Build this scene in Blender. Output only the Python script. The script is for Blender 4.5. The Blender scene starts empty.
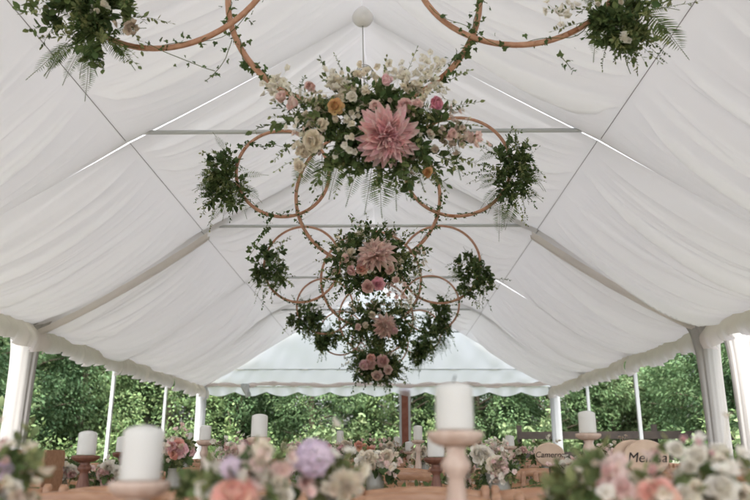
import bpy, math, random
import numpy as np
from mathutils import Matrix, Vector
random.seed(7); rng = np.random.default_rng(7)
PI = math.pi
C = bpy.context.scene.collection
S = bpy.context.scene

# ---------------------------------------------------------------- camera
CX, CZ, PIT, YAW, ROLL, FPX = 0.22927, 1.0, 0.278681, 0.016337, 0.001753, 704.63
def cam_axes():
    r = Vector((math.cos(YAW), math.sin(YAW), 0)); f0 = Vector((-math.sin(YAW), math.cos(YAW), 0)); z = Vector((0, 0, 1))
    f = f0*math.cos(PIT) + z*math.sin(PIT); u = -f0*math.sin(PIT) + z*math.cos(PIT)
    return r*math.cos(ROLL) + u*math.sin(ROLL), u*math.cos(ROLL) - r*math.sin(ROLL), f
RT, UP, FW = cam_axes()
def at(u, v, Y):
    """world point on the vertical plane y = Y that the survey photo point (u, v) shows"""
    d = RT*(u-375) + UP*(250-v) + FW*FPX
    k = Y/d.y
    return Vector((CX + k*d.x, Y, CZ + k*d.z))
cd = bpy.data.cameras.new('camera'); cam = bpy.data.objects.new('camera', cd); C.objects.link(cam)
m = Matrix((RT, UP, -FW)).transposed().to_4x4(); m.translation = (CX, 0, CZ); cam.matrix_world = m
cd.lens = FPX/750*36; cd.sensor_width = 36; cd.clip_start = .05; cd.clip_end = 500
cd.dof.use_dof = True; cd.dof.focus_distance = 5.2; cd.dof.aperture_fstop = 2.4
S.camera = cam
S.view_settings.view_transform = 'Standard'; S.view_settings.look = 'None'; S.view_settings.exposure = 2.75
S.view_settings.gamma = 1
# ---------------------------------------------------------------- light
EL, AZ = 70, 190
w = bpy.data.worlds.new('World'); S.world = w; w.use_nodes = True
nt = w.node_tree; bg = nt.nodes['Background']; sk = nt.nodes.new('ShaderNodeTexSky'); sk.sky_type = 'NISHITA'
sk.sun_disc = False; sk.sun_elevation = math.radians(EL); sk.sun_rotation = math.radians(AZ); sk.air_density = 1.0; sk.dust_density = 6; sk.ozone_density = 1.0
hs = nt.nodes.new('ShaderNodeHueSaturation'); hs.inputs['Saturation'].default_value = .6   # milky overcast sky
nt.links.new(sk.outputs[0], hs.inputs['Color']); nt.links.new(hs.outputs[0], bg.inputs[0]); bg.inputs[1].default_value = .15
sd = bpy.data.lights.new('sun', 'SUN'); sd.energy = 1.1; sd.angle = math.radians(25); sd.color = (1, .965, .95)
so = bpy.data.objects.new('sun', sd); C.objects.link(so)
a = math.radians(AZ); e = math.radians(EL)
sdir = Vector((math.sin(a)*math.cos(e), math.cos(a)*math.cos(e), math.sin(e)))   # towards the sun
so.rotation_euler = sdir.to_track_quat('Z', 'Y').to_euler()
S.cycles.max_bounces = 10; S.cycles.diffuse_bounces = 6; S.cycles.transmission_bounces = 8; S.cycles.transparent_max_bounces = 8

# ---------------------------------------------------------------- materials
def mat(name, col, rough=.6, var=0., island=0., scale=8., col2=None, transl=0., tcol=None, bump=0., bscale=60., spec=.3, sheen=0., wave=None):
    m = bpy.data.materials.new(name); m.use_nodes = True; t = m.node_tree; N = t.nodes; L = t.links
    b = N['Principled BSDF']; out = N['Material Output']
    b.inputs['Roughness'].default_value = rough; b.inputs['Specular IOR Level'].default_value = spec
    tc = N.new('ShaderNodeTexCoord'); last = None
    rgb = N.new('ShaderNodeRGB'); rgb.outputs[0].default_value = (*col, 1); last = rgb.outputs[0]
    if col2:
        n = N.new('ShaderNodeTexNoise'); n.inputs['Scale'].default_value = scale; n.inputs['Detail'].default_value = 5
        L.new(tc.outputs['Object'], n.inputs[0])
        if wave:
            mp = N.new('ShaderNodeMapping'); mp.inputs['Scale'].default_value = wave; L.new(tc.outputs['Object'], mp.inputs[0]); L.new(mp.outputs[0], n.inputs[0])
        cr = N.new('ShaderNodeValToRGB'); cr.color_ramp.elements[0].position = .35; cr.color_ramp.elements[1].position = .65
        cr.color_ramp.elements[0].color = (*col, 1); cr.color_ramp.elements[1].color = (*col2, 1)
        L.new(n.outputs['Fac'], cr.inputs[0]); last = cr.outputs[0]
    if island:
        g = N.new('ShaderNodeNewGeometry'); h = N.new('ShaderNodeHueSaturation'); mr = N.new('ShaderNodeMapRange')
        mr.inputs['To Min'].default_value = 1-island; mr.inputs['To Max'].default_value = 1+island
        L.new(g.outputs['Random Per Island'], mr.inputs[0]); L.new(mr.outputs[0], h.inputs['Value'])
        mr2 = N.new('ShaderNodeMapRange'); mr2.inputs['To Min'].default_value = .5+.02; mr2.inputs['To Max'].default_value = .5-.025
        ml = N.new('ShaderNodeMath'); ml.operation = 'FRACT'; mm = N.new('ShaderNodeMath'); mm.operation = 'MULTIPLY'; mm.inputs[1].default_value = 7.3
        L.new(g.outputs['Random Per Island'], mm.inputs[0]); L.new(mm.outputs[0], ml.inputs[0]); L.new(ml.outputs[0], mr2.inputs[0]); L.new(mr2.outputs[0], h.inputs['Hue'])
        L.new(last, h.inputs['Color']); last = h.outputs[0]
    L.new(last, b.inputs['Base Color'])
    if bump:
        n2 = N.new('ShaderNodeTexNoise'); n2.inputs['Scale'].default_value = bscale; n2.inputs['Detail'].default_value = 4
        L.new(tc.outputs['Object'], n2.inputs[0]); bp = N.new('ShaderNodeBump'); bp.inputs['Strength'].default_value = bump; bp.inputs['Distance'].default_value = .01
        L.new(n2.outputs['Fac'], bp.inputs['Height']); L.new(bp.outputs[0], b.inputs['Normal'])
    if transl:
        tr = N.new('ShaderNodeBsdfTranslucent'); mx = N.new('ShaderNodeMixShader'); mx.inputs[0].default_value = transl
        if tcol: tr.inputs[0].default_value = (*tcol, 1)
        else: L.new(last, tr.inputs[0])
        L.new(b.outputs[0], mx.inputs[1]); L.new(tr.outputs[0], mx.inputs[2]); L.new(mx.outputs[0], out.inputs[0])
    return m
M = {}
M['roof'] = mat('roof_pvc', (.82,.83,.84), .5, transl=.19, spec=.2)
M['lining'] = mat('lining', (.785,.782,.788), .9, transl=.24, spec=.05, bump=.12, bscale=25)
M['drape'] = mat('drape_cream', (.86,.79,.77), .9, transl=.5, spec=.05, bump=.2, bscale=30)
M['gable'] = mat('gable', (.90,.865,.84), .6, transl=.8, spec=.1)
M['cord'] = mat('cord', (.42,.41,.40), .8)
M['alu'] = mat('aluminium', (.58,.60,.61), .45, spec=.5)
M['beam'] = mat('beam_wrap', (.86,.82,.78), .8, transl=.5)
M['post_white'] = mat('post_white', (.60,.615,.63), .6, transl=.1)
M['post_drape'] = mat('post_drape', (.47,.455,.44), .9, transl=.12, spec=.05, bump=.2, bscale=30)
M['hoop'] = mat('hoop', (.41,.195,.12), .38, col2=(.51,.28,.18), scale=30, spec=.5)
M['sleeve'] = mat('sleeve', (.30,.12,.06), .5, col2=(.40,.19,.11), scale=40)
M['globe'] = mat('globe', (.84,.83,.82), .3, spec=.5)
M['wax'] = mat('wax', (.76,.745,.72), .5, transl=.15, bump=.1, bscale=12)
M['wick'] = mat('wick', (.06,.05,.04), .9)
M['pale_wood'] = mat('pale_wood', (.52,.38,.31), .55, col2=(.62,.49,.42), scale=5, wave=(10,10,1.5), bump=.15)
M['dark_wood'] = mat('dark_wood', (.13,.055,.038), .4, col2=(.19,.085,.055), scale=6, wave=(10,10,2))
M['chair_wood'] = mat('chair_wood', (.35,.175,.095), .38, col2=(.44,.25,.15), scale=5, wave=(3,12,12), spec=.5)
M['table_wood'] = mat('table_wood', (.34,.17,.085), .5, col2=(.45,.25,.14), scale=4, wave=(1.2,14,6), bump=.2)
M['slice'] = mat('slice_wood', (.55,.40,.30), .7, col2=(.63,.48,.37), scale=14)
M['bark'] = mat('bark', (.10,.07,.05), .9, col2=(.2,.15,.11), scale=30, bump=.8, bscale=40)
M['ink'] = mat('ink', (.03,.02,.02), .6)
M['glass'] = mat('vase_glass', (.42,.40,.34), .12, spec=.7, transl=.5)
M['stem'] = mat('stem', (.10,.13,.045), .7)
M['trunk'] = mat('trunk_bark', (.13,.10,.07), .9, col2=(.22,.18,.13), scale=6, bump=.9, bscale=18)
M['fence'] = mat('fence_wood', (.014,.011,.009), .85, col2=(.025,.019,.015), scale=5)
M['brick'] = mat('red_post', (.26,.09,.06), .8, col2=(.34,.14,.10), scale=8)
M['grass'] = mat('lawn', (.07,.085,.045), .9, col2=(.12,.12,.075), scale=1.5, bump=.6, bscale=40)
M['matting'] = mat('matting', (.33,.30,.27), .9, col2=(.38,.35,.32), scale=9, bump=.4, bscale=90)
M['seat'] = mat('seat_pad', (.72,.68,.60), .9)
def leafm(k, c, isl=.35, tr=.3, rough=.6): M[k] = mat(k, c, rough, island=isl, transl=tr, spec=.2)
leafm('leaf_dark', (.085,.13,.05)); leafm('leaf_mid', (.125,.17,.065)); leafm('leaf_light', (.22,.25,.11)); leafm('fern', (.12,.17,.06))
leafm('ivy', (.09,.14,.05)); leafm('astilbe', (.55,.45,.36), .2); leafm('sage', (.17,.20,.11))
leafm('tree_leaf_a', (.125,.19,.075), .3); leafm('tree_leaf_b', (.10,.165,.07), .3); leafm('tree_leaf_c', (.14,.195,.09), .3); leafm('tree_leaf_d', (.08,.14,.06), .3)
def petm(k, c, c2=None): M[k] = mat(k, c, .7, island=.1, transl=.42, spec=.1, col2=c2, scale=25)
petm('p_pink', (.88,.56,.60), (.92,.76,.75)); petm('p_hot', (.84,.42,.52), (.88,.56,.62)); petm('p_blush', (.87,.74,.69), (.86,.64,.60)); petm('p_cream', (.84,.76,.62), (.86,.80,.70))
petm('p_white', (.88,.85,.80), (.86,.82,.72)); petm('p_peach', (.80,.45,.28), (.84,.56,.38)); petm('p_coral', (.88,.52,.42), (.90,.66,.56)); petm('p_lilac', (.78,.66,.80), (.86,.74,.82))
petm('p_mauve', (.80,.54,.53), (.85,.64,.60)); petm('p_gold', (.72,.46,.20), (.78,.56,.30))

# ---------------------------------------------------------------- geometry helpers
class Geo:
    def __init__(s): s.v = []; s.n = 0; s.f = []; s.smooth = True
    def add(s, V, F):
        V = np.asarray(V, float).reshape(-1, 3); s.v.append(V)
        for f in F: s.f.append((np.asarray(f)[None, :] + s.n) if np.ndim(f) == 1 else f + s.n)
        s.n += len(V); return s
    def merge(s, g):
        for f in g.f: s.f.append(f + s.n)
        s.v += g.v; s.n += g.n; return s
    def many(s, V, F, Ms):
        """instances of one template; Ms is (k,4,4)"""
        V = np.asarray(V, float); Ms = np.asarray(Ms)
        if len(Ms) == 0: return s
        W = np.einsum('kij,nj->kni', Ms[:, :3, :3], V) + Ms[:, None, :3, 3]
        k, n = len(Ms), len(V); off = (np.arange(k)*n + s.n)[:, None]
        for f in F: s.f.append(np.asarray(f)[None, :] + off)
        s.v.append(W.reshape(-1, 3)); s.n += k*n; return s
    def arr(s): return np.concatenate(s.v) if s.v else np.zeros((0, 3))
def build(name, g, material, parent=None, loc=None, smooth=True):
    me = bpy.data.meshes.new(name); V = g.arr()
    tot = np.concatenate([np.full(len(f), f.shape[1]) for f in g.f]); loops = np.concatenate([f.ravel() for f in g.f])
    me.vertices.add(len(V)); me.vertices.foreach_set('co', V.ravel())
    me.loops.add(len(loops)); me.loops.foreach_set('vertex_index', loops.astype(np.int32))
    me.polygons.add(len(tot)); st = np.concatenate([[0], np.cumsum(tot)[:-1]])
    me.polygons.foreach_set('loop_start', st.astype(np.int32)); me.polygons.foreach_set('loop_total', tot.astype(np.int32))
    me.polygons.foreach_set('use_smooth', np.full(len(tot), smooth)); me.update(calc_edges=True); me.validate()
    me.materials.append(material)
    o = bpy.data.objects.new(name, me); C.objects.link(o)
    if parent is not None: o.parent = parent
    if loc is not None: o.location = loc
    return o
def thing(name, label, cat, loc=(0, 0, 0), group=None, rz=0):
    o = bpy.data.objects.new(name, None); C.objects.link(o); o.location = loc; o.rotation_euler = (0, 0, rz); o.empty_display_size = .1
    return tag(o, label, cat, group)
def tag(o, label, cat, group=None):
    o['label'] = label; o['category'] = cat
    if group: o['group'] = group
    return o
def dup(root, loc, label, rz=0, sc=1, group=None):
    r = root.copy(); C.objects.link(r); r.location = loc; r.rotation_euler = (0, 0, rz); r.scale = (sc,)*3; r['label'] = label
    if group: r['group'] = group
    for ch in list(root.children):
        c = ch.copy(); C.objects.link(c); c.parent = r
        for g in list(ch.children):
            d = g.copy(); C.objects.link(d); d.parent = c
    return r
def box(g, a, b):
    x0, y0, z0 = a; x1, y1, z1 = b
    V = [(x0,y0,z0),(x1,y0,z0),(x1,y1,z0),(x0,y1,z0),(x0,y0,z1),(x1,y0,z1),(x1,y1,z1),(x0,y1,z1)]
    g.add(V, [(0,3,2,1),(4,5,6,7),(0,1,5,4),(1,2,6,5),(2,3,7,6),(3,0,4,7)]); return g
def tube(g, pts, r, n=8, closed=False, flat=1.0):
    P = np.array([tuple(p) for p in pts], float); k = len(P)
    R = np.full(k, r) if np.ndim(r) == 0 else np.asarray(r)
    T = np.roll(P, -1, 0) - np.roll(P, 1, 0)
    if not closed: T[0] = P[1]-P[0]; T[-1] = P[-1]-P[-2]
    T /= np.linalg.norm(T, axis=1)[:, None] + 1e-9
    up = np.array([0, 0, 1.]) if abs(T[0][2]) < .9 else np.array([0, 1., 0])
    a = np.cross(up, T[0]); a /= np.linalg.norm(a); A = []
    for t in T:
        a = a - t*np.dot(a, t); a /= np.linalg.norm(a) + 1e-9; A.append(a)
    A = np.array(A); B = np.cross(T, A); th = np.linspace(0, 2*PI, n, endpoint=False)
    V = P[:, None] + R[:, None, None]*(np.cos(th)[None, :, None]*A[:, None] + flat*np.sin(th)[None, :, None]*B[:, None])
    F = []
    m = k if closed else k-1
    i = np.arange(m)[:, None]*n; j = np.arange(n)[None]; i2 = (np.arange(m)[:, None]+1) % k*n
    F.append(np.stack([i+j, i+(j+1) % n, i2+(j+1) % n, i2+j], -1).reshape(-1, 4))
    if not closed: F += [np.arange(n)[::-1], np.arange(n)+(k-1)*n]
    g.add(V, F); return g
def lathe(g, prof, n=24, c=(0, 0, 0), wob=0):
    th = np.linspace(0, 2*PI, n, endpoint=False); k = len(prof); P = np.array(prof, float)
    V = np.stack([P[:, 0:1]*np.cos(th), P[:, 0:1]*np.sin(th), P[:, 1:2]+0*th], -1) + np.array(c)
    i = np.arange(k-1)[:, None]*n; j = np.arange(n)[None]
    g.add(V, [np.stack([i+j, i+(j+1) % n, i+n+(j+1) % n, i+n+j], -1).reshape(-1, 4), np.arange(n)[::-1], np.arange(n)+(k-1)*n]); return g
def blob(g, c, r, n=10, seed=0):
    k = n//2+1; ph = np.linspace(.02, PI-.02, k); prof = [(math.sin(p), -math.cos(p)) for p in ph]
    h = Geo(); lathe(h, prof, n); V = h.arr(); rr = np.random.default_rng(seed)
    V = V*(1+.12*rr.standard_normal((len(V), 1)))*np.array(r)+np.array(c); g.add(V, h.f); return g
def grid(g, V):
    a, b = V.shape[:2]; i = np.arange(a-1)[:, None]*b; j = np.arange(b-1)[None]
    g.add(V.reshape(-1, 3), [np.stack([i+j, i+j+1, i+b+j+1, i+b+j], -1).reshape(-1, 4)]); return g
# -- rotation builders
def norm(v): v = np.asarray(v, float); return v/(np.linalg.norm(v)+1e-9)
def frame(p, d, nrm, s=1., sx=None):
    """matrix: local y -> d, local z ~ nrm"""
    d = norm(d); x = norm(np.cross(d, nrm)); z = np.cross(x, d); M4 = np.eye(4); sx = s if sx is None else sx
    M4[:3, 0] = x*sx; M4[:3, 1] = d*s; M4[:3, 2] = z*s; M4[:3, 3] = p; return M4
def frames(P, D, Nn, s):
    D = D/np.linalg.norm(D, axis=1)[:, None]; X = np.cross(D, Nn); X /= np.linalg.norm(X, axis=1)[:, None]+1e-9; Z = np.cross(X, D)
    k = len(P); Ms = np.zeros((k, 4, 4)); s = np.asarray(s).reshape(-1, 1)*np.ones((k, 1)); Ms[:, :3, 0] = X*s; Ms[:, :3, 1] = D*s; Ms[:, :3, 2] = Z*s; Ms[:, :3, 3] = P; Ms[:, 3, 3] = 1; return Ms
def rdir(k, r=rng): v = r.standard_normal((k, 3)); return v/np.linalg.norm(v, axis=1)[:, None]
# -- leaf templates (base at 0, tip along +y, unit length)
LEAF = (np.array([(0,0,0),(0,.35,-.05),(0,.7,-.03),(0,1,.05),(-.29,.35,.04),(-.23,.7,.05),(.29,.35,.04),(.23,.7,.05)]), [(0,1,4),(0,6,1),(1,2,5,4),(1,6,7,2),(2,3,5),(2,7,3)])
TLEAF = (np.array([(0,0,0),(.25,.45,.05),(0,1,-.05),(-.25,.45,.05)]), [(0,1,2,3)])
NLEAF = (np.array([(0,0,0),(.1,.4,.02),(0,1,0),(-.1,.4,.02)]), [(0,1,2,3)])
IVY = (np.array([(0,0,0),(-.32,-.12,.02),(-.52,.28,-.04),(-.24,.42,.03),(0,1,-.08),(.24,.42,.03),(.52,.28,-.04),(.32,-.12,.02),(0,.35,-.03)]), [(0,8,2,1),(8,3,2),(8,4,3),(8,5,4),(8,6,5),(0,7,6,8)])
def petal(wd, cup, curl, tipw=.5, n=5, m=5):
    t = np.linspace(0, 1, n)[:, None]; s = np.linspace(-1, 1, m)[None]
    wv = wd*(np.sin(np.clip(t*.92+.08, 0, 1)**.8*PI*(1-tipw*.5))**.7+.05*(1-t))
    x = s*wv; y = t*(1-.12*s*s*t); z = cup*s*s*wv*1.2 + curl*t*t
    V = np.stack([x, y+0*s, z+0*x], -1); g = Geo(); grid(g, V); return g.arr(), [tuple(r) for r in g.f[0]]
P_ROSE = petal(.55, .8, .25, .35); P_OUT = petal(.6, .5, -.3, .3); P_DAH = petal(.17, 1.1, .14, .16); P_SMALL = petal(.42, .4, .1, .6, 3, 3)
def rotm(ax, ang): return np.array(Matrix.Rotation(ang, 3, Vector(ax)))
def basis(n):
    n = norm(n); a = np.array([0, 0, 1.]) if abs(n[2]) < .9 else np.array([1., 0, 0]); x = norm(np.cross(a, n)); return x, np.cross(n, x), n
def flower(g, kind, c, n, r, rs):
    x, y, z = basis(n); c = np.asarray(c, float); Ms = []
    def put(tmpl, k, tilt, rad, ln, off=0, rise=0, jit=.12):
        out = []
        for i in range(k):
            a = 2*PI*i/k + off + rs.normal(0, jit*.5); rd = x*math.cos(a)+y*math.sin(a); tl = tilt + rs.normal(0, jit)
            d = rd*math.cos(tl)+z*math.sin(tl); inn = z*math.cos(tl)-rd*math.sin(tl)
            out.append(frame(c+rd*rad+z*rise, d, inn, ln*rs.uniform(.9, 1.1)))
        g.many(*tmpl, out)
    if kind == 'rose':
        for i, (k, tl, ra, ln) in enumerate([(3, 1.5, .05, .62), (4, 1.35, .12, .68), (5, 1.15, .16, .74), (6, .9, .18, .82), (7, .6, .16, .92), (7, .25, .12, .98)]):
            put(P_ROSE if i < 4 else P_OUT, k, tl, ra*r, ln*r, i*.7, -.3*r)
    elif kind == 'dahlia':
        rows = 9
        for i in range(rows):
            f = i/(rows-1); put(P_DAH, 8+int(12*min(f*1.5, 1)), 1.4-1.55*f, r*(.03+.10*f), r*(.30+.62*f**.8), i*.53, r*(.08-.2*f), .3)
    elif kind == 'hydrangea':
        for i in range(70):
            f = (i+.5)/70; ph = math.acos(1-1.25*f); a = i*2.39996; d = (x*math.cos(a)+y*math.sin(a))*math.sin(ph)+z*math.cos(ph)
            flower(g, 'floret', c+d*r*rs.uniform(.8, 1.0), d+rs.normal(0, .2, 3), r*.27, rs)
    elif kind == 'floret':
        put(P_SMALL, 4, .25, 0, r, rs.uniform(0, 3))
    elif kind == 'blossom':
        put(P_SMALL, 5, .45, r*.1, r, rs.uniform(0, 3)); put(P_SMALL, 4, 1.2, 0, r*.5)
    elif kind == 'bell':   # ruffled carnation / lisianthus
        for i, (k, tl) in enumerate([(4, 1.4), (5, 1.1), (6, .75)]): put(P_ROSE, k, tl, .1*r, r*(.8+.1*i), i, -.2*r, .25)
    return g
def curve(p, d, ln, bend, n=8, rs=rng, wig=.0):
    p = np.array(p, float); d = norm(d); out = [p.copy()]
    for i in range(n):
        d = norm(d + np.array(bend)/n + rs.normal(0, wig+1e-6, 3)); p = p + d*ln/n; out.append(p.copy())
    return np.array(out)
def sprig(gl, gs, p, d, ln, rs, leaf=.04, tmpl=LEAF, n=12, bend=(0, 0, -.5), start=.15, wig=.05, sr=.0012, face=None):
    P = curve(p, d, ln, bend, 7, rs, wig); tube(gs, P, np.linspace(sr*1.5, sr*.6, len(P)), 4)
    ms = []
    for i in range(n):
        f = start+(1-start)*i/(n-1); q = f*7; j = min(int(q), 6); b = P[j]+(P[j+1]-P[j])*(q-j); t = norm(P[j+1]-P[j])
        sd = norm(np.cross(t, rs.normal(0, 1, 3) if face is None else face))*(1 if i % 2 else -1)
        ld = norm(t*rs.uniform(.3, .9)+sd+rs.normal(0, .15, 3)) if i < n-1 else t
        nr = norm(np.array([0, -.6, .6])+rs.normal(0, .5, 3)) if face is None else np.array(face)+rs.normal(0, .15, 3)
        ms.append(frame(b, ld, nr, leaf*rs.uniform(.7, 1.15)*(1-.35*f)))
    gl.many(*tmpl, ms)
def fern(gl, gs, p, d, ln, rs, face=(0, -1, .2), bend=(0, 0, -.6), wd=.28, n=22):
    P = curve(p, d, ln, bend, 9, rs, .02); tube(gs, P, .0014, 4); ms = []
    for i in range(n):
        f = .1+.9*i/n; q = f*9; j = min(int(q), 8); b = P[j]+(P[j+1]-P[j])*(q-j); t = norm(P[j+1]-P[j]); side = norm(np.cross(t, face))
        L = ln*wd*math.sin(min(1, f*1.1+.12)*PI)**.7+.006
        for s in (-1, 1): ms.append(frame(b, side*s+t*.45+rs.normal(0, .05, 3), face, L, max(L*.55, .012)))
    gl.many(*NLEAF, ms)

# ---------------------------------------------------------------- ground
def sheet(name, x0, y0, x1, y1, z, mt, nx=2, ny=2):
    X, Y = np.meshgrid(np.linspace(x0, x1, nx), np.linspace(y0, y1, ny)); g = Geo(); grid(g, np.stack([X, Y, np.full_like(X, z)], -1)); o = build(name, g, mt); o['kind'] = 'structure'; return o
sheet('lawn', -200, -200, 200, 250, 0, M['grass'])
sheet('floor_matting', -4.4, -5.6, 4.4, 18.2, .004, M['matting'])

# ---------------------------------------------------------------- marquee
HW, EZ, RZ, BX, BZ = 4.5, 2.632, 5.38, 2.313, 4.01
F0 = 3.3; FR = [F0+3*i for i in range(-3, 6)]           # frames from y=-5.7 to 18.3
mq = thing('marquee', 'white frame marquee with swagged ceiling lining covering the tables', 'marquee')
def slope(x): x = abs(x); return RZ-(RZ-EZ)*x/HW
def rafter_pts(x): return slope(x)
LB = BZ - slope(BX)   # seam relative to the rafter line
print('seam offset', LB)
for i, y in enumerate(FR):
    for s in (-1, 1):
        g = Geo(); a = np.array([s*.03, y, RZ+.02]); b = np.array([s*(HW-.02), y, EZ+.0]); 
        d = b-a; nn = norm(np.cross(d, (0, 1, 0)))*s*-1
        if nn[2] < 0: nn = -nn
        pts = []
        for q in (a, b):
            for (oy, oz) in ((-.05, -.02), (.05, -.02), (.05, .10), (-.05, .10)): pts.append(q+np.array([0, oy, 0])+nn*oz)
        g.add(pts, [(0,1,2,3)[::-1], (4,5,6,7), (0,1,5,4)[::-1], (1,2,6,5)[::-1], (2,3,7,6)[::-1], (3,0,4,7)[::-1]])
        build('rafter', g, M['alu'], mq, smooth=False)
    # cross bar
    g = Geo(); tube(g, [(-BX, y, BZ), (BX, y, BZ)], .021, 10); cb = build('crossbar', g, M['alu'], mq)
    for s in (-1, 1):
        g = Geo(); blob(g, (s*BX, y, BZ), (.035, .03, .03), 8); build('bracket', g, M['cord'], cb)
# outer roof, one sheet a bay and side
for i in range(len(FR)-1):
    for s in (-1, 1):
        g = Geo(); y0, y1 = FR[i], FR[i+1]; ys = np.linspace(y0, y1, 9); xs = np.linspace(0, HW+.06, 10)
        V = np.array([[(s*x, y, slope(x)+.135-.03*math.sin(PI*(y-y0)/3)) for x in xs] for y in ys]); grid(g, V)
        build('roof_panel', g, M['roof'], mq)
# swagged lining: two spans per side (ridge to seam, seam to eave)
def lining(i, s):
    y0, y1 = FR[i], FR[i+1]; rs = np.random.default_rng(100+i*2+(s > 0))
    gap = {4: .068, 6: .15 if s > 0 else .03}.get(i, .03 if i % 2 == 0 else 0)   # strip of bright roof left uncovered behind the frame
    nt_, ns = 300, 130; xs0 = BX/HW; jb = int(round(xs0*(ns-1)))
    t, q = np.meshgrid(np.linspace(0, 1, nt_), np.concatenate([np.linspace(0, xs0, jb+1), np.linspace(xs0, 1, ns-jb)[1:]]), indexing='ij')
    up = q <= xs0; u = np.where(up, q/xs0, (q-xs0)/(1-xs0)); cat = 4*u*(1-u)
    cusp = np.abs(np.sin(2*PI*t))**.9; bell = np.sin(PI*t)**1.1
    sag = np.where(up, cat*(.03+.14*cusp+.07*bell), (cat*.8+.5*u*(1-u)*u)*(.05+.19*cusp+.20*bell))
    if i == len(FR)-2: sag = sag*(.95-.75*t)
    f = np.zeros_like(t); nf = 13; cs = (np.arange(nf)+.5)/nf+rs.uniform(-.03, .03, nf)
    for k in range(nf):
        am = rs.uniform(.03, .11)*(1.6 if k % 3 == 0 else .6); c = cs[k]+rs.uniform(-.07, .07)*(u-.4)+.012*np.sin(q*8+k*2); wl = rs.uniform(.007, .012); wr = rs.uniform(.02, .07)
        d = t-c; env = .35+.65*np.exp(-((q-rs.uniform(.1, 1))/.4)**2)
        f += am*env*np.where(d < 0, np.exp(d/wl), np.exp(-d/wr))     # steep on one side, slack on the other
    for k in range(16):
        c = rs.uniform(0, 1)+rs.uniform(-.1, .1)*(u-.5); w_ = rs.uniform(.003, .007); f += rs.uniform(.008, .022)*np.exp(-((t-c)/w_)**2)*np.exp(-((q-rs.uniform(0, 1))/.25)**2)
    f += .010*np.sin(t*61+q*4+s)+.018*np.sin(t*23+q*2.2+i)
    pin = np.clip(.22+1.3*cat, 0, 1)*(1+.5*np.where(up, 0, u)); pin = np.where(np.abs(q-xs0) < .001, 0, pin); edge = np.minimum(1, np.minimum(12*t, 6*(1-t)))**1.5
    pin *= np.clip(np.abs(q-xs0)/.05, 0, 1)
    gap = gap if i % 2 == 0 else -.10
    gy = gap*np.where(up, .45+.55*u, 1-.95*np.clip(u*1.5, 0, 1))
    if i % 2: gy = np.full_like(q, -.14)
    y = y0+gy*(1-t)+t*3.0; x = q*(HW-.03); z = RZ-(RZ-EZ)*x/HW-.045-(.03 if i % 2 else 0)-sag-f*pin*edge
    V = np.stack([s*x, y, z], -1); g = Geo(); grid(g, V); build('lining_panel', g, M['lining'], mq)
    g = Geo(); tube(g, V[::6, jb]-np.array([0, 0, .006]), .0042, 5); build('seam_cord', g, M['cord'], mq)
for i in range(len(FR)-1):
    for s in (-1, 1): lining(i, s)
# cloth wrapping the rafters of the odd frames
for i, y in enumerate(FR):
    if i % 2 == 0 or i == 7: continue
    for s in (-1, 1):
        g = Geo(); n = 24; V = np.zeros((n, 9, 3))
        for a in range(n):
            f = a/(n-1); x = BX*.96+f*(HW-.05-BX*.96); z = slope(x)-.215-.30*f*(1-f); wv = .07+.02*math.sin(f*5)
            for b in range(9):
                h = (b/8-.5)*2; V[a, b] = (s*x, y-.03+h*wv, z+.08*abs(h)**3+.004*math.sin(f*40+b*2))
        grid(g, V); build('rafter_wrap', g, M['beam'], mq)
# valance: gathered cloth along each eave
def valance(i, s):
    y0, y1 = FR[i], FR[i+1]; rs = np.random.default_rng(300+i*2+(s > 0)); n = 170; mrow = 12; V = np.zeros((n, mrow, 3)); ph = rs.uniform(0, 6, 6)
    for a in range(n):
        f = a/(n-1); y = y0+3*f
        pl = sum(math.sin(f*k+ph[j])*w_ for j, (k, w_) in enumerate([(120, .010), (77, .014), (43, .016), (203, .006)]))
        drop = .34+.03*math.sin(f*14+ph[4])+.022*math.sin(f*47+ph[5])+.07*math.cos(2*PI*f)**2*.5
        for b in range(mrow):
            h = b/(mrow-1); z = EZ-.02-drop*.88*h; x = HW-.06-.09*math.sin(h*PI*.9)-.02*h+pl*(.5+1.5*h)
            V[a, b] = (s*x, y+.01*math.sin(f*90+h*6), z)
    g = Geo(); grid(g, V); build('valance', g, M['drape'], mq)
for i in range(len(FR)-1):
    for s in (-1, 1): valance(i, s)
# eave beams
for s in (-1, 1):
    g = Geo(); box(g, (s*HW-.05, FR[0], EZ-.06), (s*HW+.05, FR[-1]+.06, EZ+.06)); build('eave_beam', g, M['alu'], mq, smooth=False)
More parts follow.
